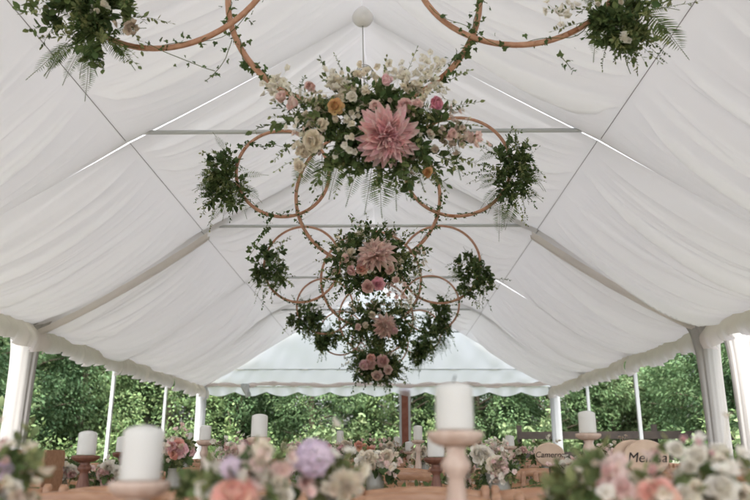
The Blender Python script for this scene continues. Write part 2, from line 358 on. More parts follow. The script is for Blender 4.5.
# posts and their drapes
def drape(x, y, wt, wb, zt=EZ+.12, seed=0, mt='post_drape', depth=.10, gap=False):
    rs = np.random.default_rng(seed); n, k = 90, 26; V = np.zeros((k, n, 3)); ph = rs.uniform(0, 6, 5)
    for a in range(k):
        h = a/(k-1); z = zt-(zt-.02)*h; wd = wb+(wt-wb)*math.exp(-h*14)
        for b in range(n):
            an = 2*PI*b/(n-1); r = 1+.035*math.sin(9*an+ph[0]+h)+.02*math.sin(17*an+ph[1]+h*3)+.05*math.sin(5*an+ph[2]-h)
            V[a, b] = (x+wd/2*math.cos(an)*r, y+depth*math.sin(an)*r*(wd/wb)**.5, z-.05*math.exp(-h*20)*abs(math.sin(an*4)))
    g = Geo(); grid(g, V); return build('post_drape', g, M[mt], mq)
for i, y in enumerate(FR):
    for s in (-1, 1):
        g = Geo(); c = (s*(HW), y); hw = .028 if i in (6, 7) else .045
        box(g, (c[0]-hw, c[1]-hw, 0), (c[0]+hw, c[1]+hw, EZ-.06)); p = build('post', g, M['alu'] if i != 8 else M['post_white'], mq, smooth=False)
        g = Geo(); box(g, (c[0]-.1, c[1]-.1, .004), (c[0]+.1, c[1]+.1, .016)); build('base_plate', g, M['alu'], p, smooth=False)
        if i in (4, 5) : pass
y = FR[5]
for i, y in enumerate(FR):
    if i == 5:
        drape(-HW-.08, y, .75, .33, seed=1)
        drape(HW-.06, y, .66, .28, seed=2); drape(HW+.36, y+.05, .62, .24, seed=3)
    if i == 8:
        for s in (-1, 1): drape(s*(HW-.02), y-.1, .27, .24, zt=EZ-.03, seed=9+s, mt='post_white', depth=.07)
# far gable: bright cloth triangle, folded, with scalloped hem, tube and cream swag
yg = FR[-1]+.12
g = Geo(); n = 90; k = 30; V = np.zeros((n, k, 3))
for a in range(n):
    x = -HW+2*HW*a/(n-1)
    for b in range(k):
        h = b/(k-1); top = slope(x)+.1; bot = EZ-.02; z = bot+(top-bot)*h
        V[a, b] = (x, yg+.02*math.sin(x*5+h*7)*h+.008*math.sin(x*13-h*9), z)
grid(g, V); gb = build('gable_panel', g, M['gable'], mq)
g = Geo(); V = np.zeros((220, 5, 3))
for a in range(220):
    f = a/219; x = -HW+2*HW*f; dr = .13+.11*abs(math.sin(f*PI*11))
    for b in range(5): V[a, b] = (x, yg-.03+.02*math.sin(f*140)*b/4, EZ-.03-dr*b/4)
grid(g, V); build('gable_hem', g, M['gable'], mq)
g = Geo(); xs = np.linspace(-HW, HW, 70); pts = [(x, yg-.12+.01*math.sin(x*9), EZ+.05-.05*abs(math.sin(x*1.4+.4))+.015*math.sin(x*6)) for x in xs]
tube(g, pts, [.05+.014*math.sin(x*11)+.01*math.sin(x*23) for x in xs], 10); build('gable_swag', g, M['drape'], mq)
g = Geo()
for q in range(3):
    pts = curve(at(248-6+q*3, 384, yg-.16), (.35-.3*q, -.1, -1), .33, (.6, 0, 0), 8); tube(g, pts, np.linspace(.045, .07, 9), 8)
build('swag_knot', g, M['post_white'], mq)
g = Geo(); tube(g, [(-HW, yg, EZ+.42), (HW, yg, EZ+.42)], .012, 6); build('gable_wire', g, M['alu'], mq)
# gable centre post: red brown between white edges
gp = thing('gable_post', 'red brown centre post with white edge strips under the far gable', 'post', (at(405, 420, yg+.05).x, yg+.05, 0))
g = Geo(); box(g, (-.085, -.04, 0), (.085, .04, EZ-.08)); build('post_core', g, M['brick'], gp, smooth=False)
for s in (-1, 1):
    g = Geo(); box(g, (s*.115-.028, -.05, 0), (s*.115+.028, .05, EZ-.08)); build('edge_strip', g, M['post_white'], gp, smooth=False)
# ridge globe with its cord
gl = thing('globe_light', 'white ball fitting hanging at the ridge with a thin cord below', 'lamp', (0, 6.2, 5.23))
g = Geo(); ph = np.linspace(.01, PI-.01, 25); lathe(g, [(.108*math.sin(p), -.108*math.cos(p)) for p in ph], 28); build('globe', g, M['globe'], gl)
g = Geo(); lathe(g, [(.07, .09), (.075, .12), (.06, .16), (.06, .22)], 20); build('collar', g, M['globe'], gl)
g = Geo(); tube(g, curve((0, 0, -.1), (0.02, 0, -1), 1.16, (.03, 0, 0), 8), .006, 5)
build('cord', g, M['cord'], gl)
g = Geo()
for q in range(3): tube(g, [(0.02+.075*math.cos(t)+.01*q, .02*q, -.62-.0+.075*math.sin(t)*(1-.1*q)) for t in np.linspace(0, 2*PI, 24, endpoint=False)], .005, 5, closed=True)
build('wire_coil', g, M['cord'], gl)

# ---------------------------------------------------------------- hanging hoops
CL = []   # hoop records
def hoop(u, v, rpx, Y, label, tilt=0.):
    c = at(u, v, Y); e_ = at(u+rpx, v, Y); r = (e_-c).length
    h = thing('hoop', label, 'hoop', c, 'copper hoops hanging along the ridge', tilt)
    pts = [(r*math.cos(t), 0, r*math.sin(t)) for t in np.linspace(0, 2*PI, 72, endpoint=False)]
    g = Geo(); tube(g, pts, .0165, 8, closed=True, flat=.8); build('ring', g, M['hoop'], h)
    for a0 in (1.9, 4.5):      # joint sleeve and a twist of binding wire
        a1 = a0+(u*.37 % 1); q = [(r*math.cos(a1+t), 0, r*math.sin(a1+t)) for t in np.linspace(-.05, .05, 6)]
        g = Geo(); tube(g, q, .0182, 8, flat=.82); build('joint_sleeve', g, M['sleeve'], h)
    # hanging strap up to the crossbar
    if c.z + r < BZ-.03:
        g = Geo(); tube(g, [(0, 0, r), (0, Y-c.y, BZ-c.z)], .003, 4); build('hanging_wire', g, M['cord'], h)
    return c, r
def vine(path, rs, label, leaf=.03, dens=90, mt='ivy', group='ivy vines on the hoops', stray=.02):
    """path: list of world points"""
    P = np.array([tuple(p) for p in path]); o = P.mean(0); gl_, gs_ = Geo(), Geo(); tube(gs_, P-o, .0022, 4)
    L = np.linalg.norm(np.diff(P, axis=0), axis=1).sum(); n = max(4, int(L*dens)); ms = []
    for i in range(n):
        q = rs.uniform(0, len(P)-1.001); j = int(q); b = P[j]+(P[j+1]-P[j])*(q-j)-o; d = norm(rs.normal(0, 1, 3)+np.array([0, -.3, -.5]))
        ms.append(frame(b+rs.normal(0, stray, 3), d, norm(np.array([0, -1, .3])+rs.normal(0, .5, 3)), leaf*rs.uniform(.6, 1.2)))
    gl_.many(*IVY, ms)
    t = thing('ivy_vine', label, 'vine', o, group); build('leaves', gl_, M[mt], t); build('stem', gs_, M['stem'], t); return t
def arc(c, r, a0, a1, n=26, wr=.02, rs=rng, turns=9):
    out = []
    for i in range(n):
        f = i/(n-1); a = math.radians(a0+(a1-a0)*f); ph = f*turns*2; rr = r+wr*math.cos(ph)
        out.append((c.x+rr*math.cos(a), c.y+wr*math.sin(ph)-.01, c.z+rr*math.sin(a)))
    return out
names = ['nearest', 'second nearest', 'third nearest', 'fourth nearest', 'farthest']
spec = [  # Y, (centre hoop), (left), (right)
 (3.3, (354,-5,126), (173,-51,112), (518,-49,107)),
 (6.3, (368,196,72), (283,173,46), (457,166,53)),
 (9.3, (371,279,50), (302,264,39), (440,264,40)),
 (12.3, (376,318,37), (325,306,28), (430,304,29)),
 (15.3, (380,342,28), (341,333,22), (419,332,22))]
for k, (Y, cc, ll, rr) in enumerate(spec):
    rs = np.random.default_rng(40+k)
    if k == 0: tx = ['large copper middle hoop over the biggest bouquet, cut by the top edge', 'copper hoop at the top left with ivy and ferns on its outer side', 'copper hoop at the top right with leaves and a fern on its outer side']
    else: tx = [f'copper middle hoop of the {names[k]} hoop trio, behind its bouquet', f'copper left side hoop of the {names[k]} hoop trio', f'copper right side hoop of the {names[k]} hoop trio']
    C0 = hoop(*cc, Y, tx[0], .02); C1 = hoop(*ll, Y-.05, tx[1], .12*(1 if k % 2 else -1)); C2 = hoop(*rr, Y-.05, tx[2], -.1)
    CL.append((C0, C1, C2))
    if k < 4:
        vine(arc(*C0, 175, 232), rs, f'ivy vine twined round the left of the {names[k]} middle hoop', .03 if k else .034, 80)
        vine(arc(*C0, -50, 18), rs, f'ivy vine twined round the right of the {names[k]} middle hoop', .03 if k else .036, 95)
        vine(arc(*C1, 205, 335, wr=.018), rs, f'sparse ivy trailing along the bottom of the {names[k]} left hoop', .03, 28 if k == 0 else 55)
        vine(arc(*C2, 215, 330, wr=.02), rs, f'sparse ivy trailing along the bottom of the {names[k]} right hoop', .03, 26 if k == 0 else 45)
rs = np.random.default_rng(5)
def hang(u, v, Y, ln, label, **kw): 
    p = at(u, v, Y); P = curve(p, (rs.normal(0, .2), 0, -1), ln, (rs.normal(0, .3), 0, 0), 8, rs, .08); vine(P, rs, label, **kw)
hang(232, 40, 3.25, .28, 'thin ivy strand dangling at the left of the large top hoop', leaf=.03, dens=36)
hang(560, 52, 3.25, .12, 'short ivy strand dangling below the top right hoop', leaf=.035, dens=90)
hang(625, 40, 3.25, .2, 'wispy ivy strand dangling from the top right foliage bunch', leaf=.03, dens=30)
hang(478, 14, 3.28, .22, 'ivy strand beside the crossing of the large and right top hoops', leaf=.035, dens=60)
hang(272, 212, 6.25, .5, 'long ivy strand hanging from the second left hoop', leaf=.05, dens=60)
hang(428, 330, 12.2, .3, 'ivy strand hanging at the lower right of the fourth hoop trio', leaf=.06, dens=60)
vine([at(u, v, 6.2) for u, v in [(236,148),(250,143),(262,147),(272,144),(283,147),(300,143)]], rs, 'loose ivy strand across the top of the second left hoop', leaf=.05, dens=40)
vine([at(u, v, 3.2) for u, v in [(145,42),(165,52),(185,60),(205,68),(215,71)]], rs, 'thin twig with sparse leaves crossing the top left hoop', leaf=.022, dens=24)

# ---------------------------------------------------------------- bouquets
def bouquet(name, label, cat, Y, u, v, ex, ey, flowers, seed, k_dark=70, k_mid=50, k_light=40, k_fern=6, blossoms=(), sprigs=(), ferns=(), leaf=1., group=None, dep=.6, dens=2.2, fill=0):
    if name == 'foliage_bunch': ex *= .86; ey *= .9; dens = .95 if Y < 8 else .62
    """ex, ey: half extents in photo pixels, turned into metres here"""
    rs = np.random.default_rng(seed); o = at(u, v, Y); px = (at(u+1, v, Y)-o).length; RX, RZ_ = ex*px, ey*px; RY = min(RX, RZ_)*dep
    t = thing(name, label, cat, o, group); A = {k: (Geo(), Geo()) for k in 'abc'}; FL = []
    gs0 = Geo()
    def L(uu, vv, dy=0): return np.array(at(uu, vv, Y+dy)-o)
    R0 = R = np.array([RX, RY, RZ_])
    tufts = rs.uniform(-.62, .62, (6, 3))*R0*np.array([.85, .8, 1.05])
    lob = [(rdir(1, rs)[0], rs.uniform(-.32, .38)) for _ in range(9)]
    def spray(kk, key, lf, ln, n, rmin, tm=LEAF, droop=.5):
        for _ in range(kk):
            d = rdir(1, rs)[0]; 
            if d[1] > .3: d[1] *= -1
            R = R0*np.clip(.92+sum(a_*max(0, float(d@b_))**4 for b_, a_ in lob), .55, 1.35)
            p = d*R*rs.uniform(rmin*.25, rmin)
            if name == 'foliage_bunch': p = p*.55+tufts[int(rs.integers(0, 6))]
            dd = norm(d*np.array([1, .7, 1])+rs.normal(0, .35, 3)); room = np.linalg.norm(d*R)*1.12-np.linalg.norm(p)
            l_ = max(.05, min(ln, room))*rs.uniform(.7, 1.2)
            sprig(A[key][0], A[key][1], p, dd, l_, rs, lf*leaf, tm, n, (0, 0, -droop))
    S_ = min(RX, RZ_); k_dark = int(k_dark*dens); k_mid = int(k_mid*dens); k_light = int(k_light*dens)
    spray(int(k_dark*.5), 'a', .075, .17, 8, .7); spray(int(k_dark*.35), 'a', .062, .12, 6, .8, IVY); spray(int(k_mid*.45), 'b', .058, .24, 11, .85); spray(int(k_mid*.4), 'b', .034, .26, 16, .9); spray(int(k_light*.8), 'c', .04, .3, 13, .95, LEAF, .3)
    if name == 'foliage_bunch':
        for q in range(30):    # thin wisps breaking the outline
            d = rdir(1, rs)[0]; d[2] -= .25; d = norm(d); ln = np.linalg.norm(d*R0)*rs.uniform(.75, 1.2); key = 'bcca'[q % 4]
            sprig(*A[key], d*R0*.2+tufts[q % 6], d+rs.normal(0, .2, 3), ln, rs, rs.uniform(.022, .04)*leaf, LEAF, 15, (0, 0, -.7))
        for q in range(7):
            d = rdir(1, rs)[0]; d[1] = -abs(d[1])*.4; d = norm(d+np.array([0, 0, -.4])); fg = (Geo(), Geo()); fern(*fg, d*R0*.4, d, np.linalg.norm(d*R0)*rs.uniform(.8, 1.1), rs, wd=.2); FL.append(fg)
    if name == 'hanging_bouquet':
        for q in range(26):
            d = rdir(1, rs)[0]; d = norm(d*np.array([1, .5, 1])); ln = np.linalg.norm(d*R0)*rs.uniform(.55, .9)
            sprig(*A['bcc'[q % 3]], d*R0*.5, d+rs.normal(0, .25, 3), ln, rs, rs.uniform(.024, .042)*leaf, LEAF, 14, (0, 0, -.5))
    R = R0
    for _ in range(fill):      # small buds and blossoms worked all through the bouquet
        d = rdir(1, rs)[0]; d[1] = -abs(d[1])-.15; d = norm(d*np.array([1, 1, 1])+np.array([0, 0, .25])); c = d*R*rs.uniform(.8, 1.05); g = Geo(); n_ = int(rs.integers(5, 10)); r0 = .032*leaf
        for q in range(n_):
            p = rs.normal(0, 1, 3)*r0; flower(g, 'blossom', p, d+rs.normal(0, .4, 3), rs.uniform(.013, .021)*leaf, rs); tube(g, [(0, 0, 0), p], .0012*leaf, 3)
        build('blossom_spray', g, M[['p_cream', 'p_white', 'p_blush', 'p_cream', 'p_white', 'astilbe'][int(rs.integers(0, 6))]], t, loc=c)
    for _ in range(k_fern):
        d = rdir(1, rs)[0]; d[1] = -abs(d[1])*.5; q = (Geo(), Geo()); fern(*q, d*R*.4, d, S_*rs.uniform(.6, 1.0), rs); FL.append(q)
    for (u0, v0, u1, v1, kind) in ferns: 
        p, q = L(u0, v0, -.05), L(u1, v1, -.08); fg = (Geo(), Geo()); fern(*fg, p, q-p, np.linalg.norm(q-p)*1.05, rs, bend=(0, 0, -.25), wd=.26 if kind == 'f' else .16); FL.append(fg)
    for (u0, v0, u1, v1, key, lf) in sprigs:
        p, q = L(u0, v0), L(u1, v1); sprig(*A[key], p, q-p, np.linalg.norm(q-p), rs, lf, LEAF, 14, (0, 0, -.15))
    nm = dict(a='dark_foliage', b='green_foliage', c='light_foliage'); mm = dict(a='leaf_dark', b='leaf_mid', c='leaf_light')
    gs = gs0
    for fl_, fs_ in FL:
        fo = build('fern', fl_, M['fern'], t); build('fern_stem', fs_, M['stem'], fo)
    for k, (gl2, gs2) in A.items():
        if gl2.n: build(nm[k], gl2, M[mm[k]], t); gs.merge(gs2)
    for (u0, v0, r_, n_, col) in blossoms:   # loose airy sprays of small blossoms
        g = Geo(); c = L(u0, v0, -RY*.6)
        for _ in range(n_):
            p = c+rs.normal(0, 1, 3)*np.array([r_, r_*.5, r_])*px*.55; flower(g, 'blossom', p, np.array([0, -1, .2])+rs.normal(0, .6, 3), rs.uniform(.015, .024)*leaf, rs)
            tube(g, [c+np.array([0, .02, 0]), p], .0012, 3)
        build('blossom_spray', g, M[col], t)
    if gs.n: build('stems', gs, M['stem'], t)
    for (kind, uu, vv, r_, col, *fc) in flowers:
        g = Geo(); c = L(uu, vv, -RY*(1.1+(.5 if r_ > 13 and name == 'table_flowers' else 0))); n_ = np.array(fc[0]) if fc else norm(np.array([c[0]*1.0, -.45, c[2]*.8-.03])+rs.normal(0, .12, 3))
        flower(g, kind, c*0, n_, r_*px*(.88 if name == 'hanging_bouquet' and kind == 'rose' else 1), rs); build(kind if kind != 'bell' else 'carnation', g, M[col], t, loc=c)
    return t
HB = 'flower bouquets hanging under the middle hoops'
bouquet('hanging_bouquet', 'biggest hanging bouquet with a large pink dahlia at its middle, nearest', 'bouquet', 3.2, 372, 130, 88, 54, [
  ('dahlia', 387, 137, 31, 'p_pink', (.22, -.72, -.62)), ('rose', 313, 141, 12, 'p_cream'), ('rose', 335, 106, 9, 'p_gold'), ('bell', 385, 83, 9, 'p_pink'), ('bell', 434, 104, 11, 'p_hot'),
  ('rose', 405, 105, 8, 'p_mauve'), ('rose', 417, 103, 7, 'p_blush'), ('bell', 283, 99, 8, 'p_blush'), ('bell', 296, 104, 9, 'p_blush'), ('bell', 311, 88, 8, 'p_blush'), ('rose', 322, 124, 7, 'p_cream'),
  ('rose', 375, 105, 6, 'p_blush'), ('rose', 352, 96, 6, 'p_white'), ('bell', 305, 155, 7, 'p_cream'), ('rose', 299, 166, 6, 'p_cream'), ('bell', 450, 134, 7, 'p_blush'), ('rose', 366, 91, 5, 'p_cream'), ('bell', 426, 172, 7, 'p_gold')], 11,
  k_dark=75, k_mid=45, k_light=34, k_fern=4, fill=26,
  blossoms=[(275,84,12,26,'p_white'),(345,90,15,34,'p_cream'),(332,84,12,20,'p_white'),(430,74,18,44,'p_white'),(400,75,12,22,'p_white'),(370,110,12,22,'p_cream'),(456,136,16,30,'astilbe'),(305,150,9,22,'p_cream'),(312,118,9,18,'p_cream'),(416,88,12,18,'p_cream'),(474,138,8,12,'p_blush'),(365,72,10,12,'p_cream')],
  sprigs=[(440,110,478,97,'b',.04),(440,125,480,126,'c',.03),(400,90,416,48,'c',.03),(420,80,450,58,'c',.03),(345,80,338,54,'c',.02),(330,85,322,60,'b',.035),(300,95,276,86,'b',.03),(385,80,390,58,'c',.03),(450,80,470,70,'c',.03),(440,130,455,170,'c',.03),(446,120,488,148,'c',.028),(300,90,303,76,'b',.03),
           (330,150,312,190,'c',.03),(400,160,410,195,'b',.03)],
  ferns=[(310,150,296,190,'f'),(322,155,322,196,'f'),(380,165,382,216,'f'),(360,160,345,205,'a'),(372,165,366,212,'a'),(395,160,398,208,'a'),(450,140,462,178,'a'),(340,160,326,196,'f'),(412,150,424,190,'a')], group=HB)
bouquet('hanging_bouquet', 'second hanging bouquet with a pale pink dahlia and an orange flower', 'bouquet', 6.2, 374, 262, 48, 34, [
  ('dahlia', 376, 254, 20, 'p_blush', (-.2, -.75, .55)), ('dahlia', 368, 262, 9, 'p_pink'), ('rose', 362, 269, 7, 'p_coral'), ('rose', 351, 271, 6, 'p_mauve'), ('rose', 378, 284, 7, 'p_hot'), ('rose', 368, 287, 7, 'p_mauve'),
  ('rose', 350, 252, 6, 'p_cream'), ('rose', 345, 258, 5, 'p_blush'), ('rose', 390, 270, 5, 'p_blush'), ('rose', 396, 280, 4, 'p_blush')], 12, 55, 36, 22, 3, fill=12,
  blossoms=[(344,252,8,14,'p_cream'),(400,262,8,12,'p_cream'),(395,292,8,10,'p_blush'),(352,262,6,8,'p_cream')], sprigs=[(395,262,420,246,'b',.05),(345,280,330,305,'b',.05),(400,275,425,285,'b',.05),(350,265,328,270,'a',.05),(395,290,405,312,'c',.05)], leaf=1.15, group=HB)
bouquet('hanging_bouquet', 'third hanging bouquet with one pale pink dahlia and cream buds', 'bouquet', 9.2, 378, 325, 40, 24, [
  ('dahlia', 385, 326, 13, 'p_blush', (.4, -.8, 0)), ('rose', 358, 327, 4, 'p_blush'), ('rose', 365, 325, 4, 'p_cream'), ('rose', 395, 331, 4, 'p_pink'), ('rose', 372, 315, 4, 'p_cream')], 13, 50, 34, 18, 2, fill=10,
  blossoms=[(404,300,10,16,'p_white'),(355,305,8,8,'p_cream')], sprigs=[(395,310,420,300,'b',.06),(360,320,335,335,'b',.06)], leaf=1.3, group=HB)
bouquet('hanging_bouquet', 'fourth hanging bouquet with clustered pink roses, lowest in the row', 'bouquet', 12.2, 376, 364, 32, 22, [
  ('rose', 370, 363, 7, 'p_mauve'), ('rose', 364, 365, 6, 'p_pink'), ('rose', 383, 361, 7, 'p_mauve'), ('rose', 377, 376, 6, 'p_blush'), ('rose', 371, 358, 5, 'p_coral'), ('rose', 388, 370, 5, 'p_blush')], 14, 46, 32, 16, 2, fill=6, leaf=1.6, group=HB,
  sprigs=[(390,365,410,366,'b',.08),(390,370,408,382,'c',.08),(360,370,352,392,'b',.08),(385,375,396,394,'b',.08)])
bouquet('hanging_bouquet', 'small hanging bouquet mostly hidden behind the fourth, farthest', 'bouquet', 15.2, 380, 368, 22, 13, [('rose', 376, 368, 5, 'p_blush'), ('rose', 386, 370, 4, 'p_mauve')], 15, 24, 16, 8, 0, leaf=1.8, group=HB)
FB = 'foliage bunches on the side hoops'
bouquet('foliage_bunch', 'dark ivy and fern bunch on the nearest left hoop, at the top left corner', 'foliage', 3.2, 88, 30, 56, 48, [('bell', 103, 5, 5, 'p_white'), ('bell', 97, 12, 4, 'p_white')], 21, 60, 36, 14, 3, blossoms=[(98,6,8,12,'p_white'),(135,28,10,8,'astilbe')], leaf=1.25,
  ferns=[(70,40,28,80,'a'),(80,50,60,82,'a'),(88,55,88,98,'a'),(85,15,110,50,'f'),(75,15,100,60,'f'),(110,35,145,25,'a'),(60,45,48,78,'a'),(78,30,104,38,'f')], sprigs=[(60,20,20,5,'b',.07),(60,25,26,24,'b',.07),(100,40,106,70,'b',.06),(110,40,142,64,'b',.05),(40,10,18,-5,'b',.07)], group=FB)
bouquet('foliage_bunch', 'leafy bunch with a long fern on the nearest right hoop, top right', 'foliage', 3.2, 612, 14, 58, 40, [('bell', 598, 5, 4, 'p_white'), ('bell', 620, 2, 4, 'p_white')], 22, 50, 50, 20, 3, blossoms=[(560,10,14,12,'p_white'),(625,38,6,6,'p_white')], leaf=1.1,
  ferns=[(650,10,693,54,'f'),(640,8,676,40,'f'),(625,25,636,52,'a'),(600,20,590,60,'a')], sprigs=[(590,10,548,4,'b',.04),(590,20,552,30,'c',.04),(640,10,668,-5,'b',.05),(625,20,640,42,'b',.05),(650,10,700,2,'c',.04)], group=FB)
for (Y, u, v, ex, ey, lb, lf, sd_) in [
  (6.2, 230, 180, 32, 40, 'dark leafy bunch on the outer side of the second left hoop', 1.2, 23), (6.2, 508, 178, 33, 46, 'dark leafy bunch on the outer side of the second right hoop', 1.2, 24),
  (9.2, 271, 265, 24, 28, 'leafy bunch on the outer side of the third left hoop', 1.5, 25), (9.2, 473, 275, 25, 28, 'leafy bunch on the outer side of the third right hoop', 1.5, 26),
  (12.2, 306, 316, 22, 17, 'leafy bunch on the outer side of the fourth left hoop', 1.7, 27), (12.2, 436, 326, 18, 30, 'leafy bunch on the outer side of the fourth right hoop', 1.7, 28),
  (15.2, 326, 338, 14, 14, 'small leafy bunch on the outer side of the farthest left hoop', 2, 29), (15.2, 420, 348, 14, 22, 'small leafy bunch on the outer side of the farthest right hoop', 2, 30)]:
    fe = [] if Y > 7 else ([(225,200,208,225,'a'),(240,175,268,172,'a'),(225,150,215,132,'a')] if u < 300 else [(520,150,546,190,'a'),(515,200,505,228,'f'),(500,150,474,160,'a'),(525,170,545,188,'a'),(500,200,498,240,'a')])
    sp = [] if Y > 7 else ([(215,190,200,215,'c',.05),(222,155,203,150,'c',.05)] if u < 300 else [(508,150,520,128,'b',.05),(530,160,545,175,'b',.05),(510,200,528,226,'c',.04)])
    bouquet('foliage_bunch', lb, 'foliage', Y, u, v, ex, ey, [], sd_, 70, 36, 12, 2, ferns=fe, sprigs=sp, leaf=lf, group=FB)

# ---------------------------------------------------------------- trestle tables in rows across the tent
TABLES = [(1.30, .80), (3.65, .85), (6.6, .85), (9.6, .85), (12.6, .85)]
def table(y, d, lab):
    t = thing('trestle_table', lab, 'table', (0, y, 0), 'long wooden trestle tables in rows'); L_ = 3.6
    g = Geo(); k = 5
    for q in range(k):
        a = -d/2+q*d/k; box(g, (-L_, a+.003, .715), (L_, a+d/k-.003, .75))
    build('tabletop', g, M['table_wood'], t, smooth=False)
    for x in (-3.2, -1.1, 1.1, 3.2):
        g = Geo()
        for s in (-1, 1): tube(g, [(x-.0, s*.32, 0), (x, s*.10, .69)], .025, 6)
        tube(g, [(x, -.24, .25), (x, .24, .25)], .018, 6); box(g, (x-.03, -.36, .68), (x+.03, .36, .713)); build('trestle_leg', g, M['table_wood'], t)
for (y, d), lb in zip(TABLES, ['long wooden table nearest, below the large blurred candles', 'long wooden table in the second row, behind the name signs front', 'long wooden table in the third row', 'long wooden table in the fourth row', 'long wooden table in the fifth row, farthest']): table(y, d, lb)
# chair (sits at origin, back towards -y)
def make_chair():
    t = thing('wooden_chair', 'x', 'chair', (0, 0, 0))
    n = 17; g = Geo(); V = np.zeros((n, 8, 3))
    for a in range(n):
        f = a/(n-1)*2-1; x = .205*f; yb = -.20-.045*(1-f*f); zt = .868+.016*(1-f*f); th = .011; hh = .058
        cs = [(-th, zt-hh), (-th*1.3, zt-hh*.5), (-th, zt-.006), (-th*.3, zt), (th*.6, zt-.002), (th, zt-.01), (th*.8, zt-hh*.5), (th, zt-hh)]
        for b, (oy, z) in enumerate(cs): V[a, b] = (x, yb+oy, z)
    i = np.arange(n-1)[:, None]*8; j = np.arange(8)[None]
    g.add(V, [np.stack([i+j, i+(j+1) % 8, i+8+(j+1) % 8, i+8+j], -1).reshape(-1, 4), np.arange(8)[::-1], np.arange(8)+(n-1)*8]); build('top_rail', g, M['chair_wood'], t)
    for s in (-1, 1):
        g = Geo(); tube(g, [(s*.19, -.21, 0), (s*.2, -.19, .25), (s*.205, -.185, .45), (s*.215, -.195, .7), (s*.222, -.20, .872), (s*.222, -.2, .885)], [.014, .016, .018, .017, .017, .010], 10); build('back_post', g, M['chair_wood'], t)
        g = Geo(); tube(g, [(s*.2, .19, 0), (s*.19, .17, .44)], [.013, .018], 8); build('front_leg', g, M['chair_wood'], t)
        g = Geo(); tube(g, [(s*.195, -.2, .2), (s*.195, .18, .2)], .01, 6); build('side_stretcher', g, M['chair_wood'], t)
    for x in (-.12, -.04, .04, .12):
        g = Geo(); tube(g, [(x, -.2-.03*(1-(x/.2)**2), .47), (x, -.2-.045*(1-(x/.2)**2), .80)], .008, 6); build('spindle', g, M['chair_wood'], t)
    g = Geo(); box(g, (-.205, -.2, .43), (.205, .2, .455)); build('seat', g, M['chair_wood'], t, smooth=False)
    g = Geo(); lathe(g, [(.02, 0), (.2, 0), (.215, .01), (.21, .028), (.17, .036), (.02, .038)], 4*7, (0, 0, .456)); o = build('seat_pad', g, M['seat'], t)
    return t
ch0 = make_chair(); first = True
rows = [(2.02, PI, 'far side of the nearest table'), (2.86, 0, 'near side of the second table'), (4.45, PI, 'far side of the second table'), (5.8, 0, 'near side of the third table'), (7.4, PI, 'far side of the third table'),
        (8.8, 0, 'near side of the fourth table'), (10.4, PI, 'far side of the fourth table'), (11.8, 0, 'near side of the fifth table'), (13.4, PI, 'far side of the fifth table')]
orden = ['first', 'second', 'third', 'fourth', 'fifth', 'sixth', 'seventh', 'eighth', 'ninth', 'tenth', 'eleventh', 'twelfth', 'thirteenth', 'fourteenth']
for (y, rz, nm) in rows:
    half = y*.56; xs = [x for x in (np.arange(-6, 7)*.515+.02*0+.335) if abs(x-CX) < half and abs(x) < 3.5]
    for q, x in enumerate(xs):
        lb = f'wooden chair, {orden[q]} from the left on the {nm}'
        loc = (x+random.uniform(-.015, .015), y+random.uniform(-.03, .03), 0)
        if first: ch0.location = loc; ch0.rotation_euler = (0, 0, rz); ch0['label'] = lb; ch0['group'] = 'wooden chairs along the tables'; first = False
        else: dup(ch0, loc, lb, rz+random.uniform(-.05, .05), group='wooden chairs along the tables')

# ---------------------------------------------------------------- candles on turned holders
def table_y(y):
    b = min(TABLES, key=lambda t: abs(t[0]-y)); return min(max(y, b[0]-b[1]/2+.09), b[0]+b[1]/2-.09)
def candle(u, vt, vb, wpx, style, where, dia=.078, Yf=None):
    Y = Yf or table_y(dia*FPX/wpx); b = at(u, vb, Y); tp = at(u, vt, Y); h = tp.z-b.z; r = wpx/2*(at(u+1, vb, Y)-b).length; rs = random.Random(int(u))
    if b.z < .78: b.z = .78+0.0
    t = thing('pillar_candle', f'cream pillar candle {where}', 'candle', b, 'cream pillar candles'); g = Geo()
    lathe(g, [(r*.97, 0), (r, .004), (r*1.003, h*.3), (r*.992, h*.7), (r*.99, h-.2*r), (r*.93, h-.1*r), (r*.75, h), (r*.4, h+.10*r), (r*.12, h+.14*r)], 32); build('wax', g, M['wax'], t)
    g = Geo(); tube(g, [(0, 0, h+.1*r), (.001, 0, h+.012), (.004, 0, h+.019)], .0017, 5); build('wick', g, M['wick'], t)
    H = b.z-.75; mt = M['dark_wood'] if 'dark' in style else M['pale_wood']
    s = thing('candle_holder', f'{"dark red" if "dark" in style else "pale"} wooden holder under the candle {where}', 'candle holder', (b.x, Y, .75), 'turned wooden candle holders')
    pr = r*1.5; g = Geo(); zt = H-.001; lathe(g, [(pr*.55, zt-.030), (pr*.8, zt-.024), (pr*.97, zt-.014), (pr, zt-.007), (pr*.96, zt-.002), (pr*.6, zt)], 30); build('plate', g, mt, s)
    g = Geo(); zb = .022; z1 = zt-.03; hh = z1-zb
    if hh < .05: prof = [(r*.9, zb), (r*.6, zb+hh*.5), (r*.8, z1)]
    else: prof = [(r*.62, zb), (r*.5, zb+hh*.06), (r*.62, zb+hh*.12), (r*.78, zb+hh*.25), (r*.74, zb+hh*.4), (r*.5, zb+hh*.62), (r*.44, zb+hh*.72), (r*.46, zb+hh*.76), (r*.72, zb+hh*.81), (r*.78, zb+hh*.86), (r*.6, zb+hh*.91), (r*.5, zb+hh*.95), (r*.62, z1)]
    lathe(g, prof, 26); build('stem', g, mt, s)
    g = Geo(); lathe(g, [(pr*.98, 0), (pr, .008), (pr*.9, .016), (r*.7, .022)], 30); build('base', g, mt, s)
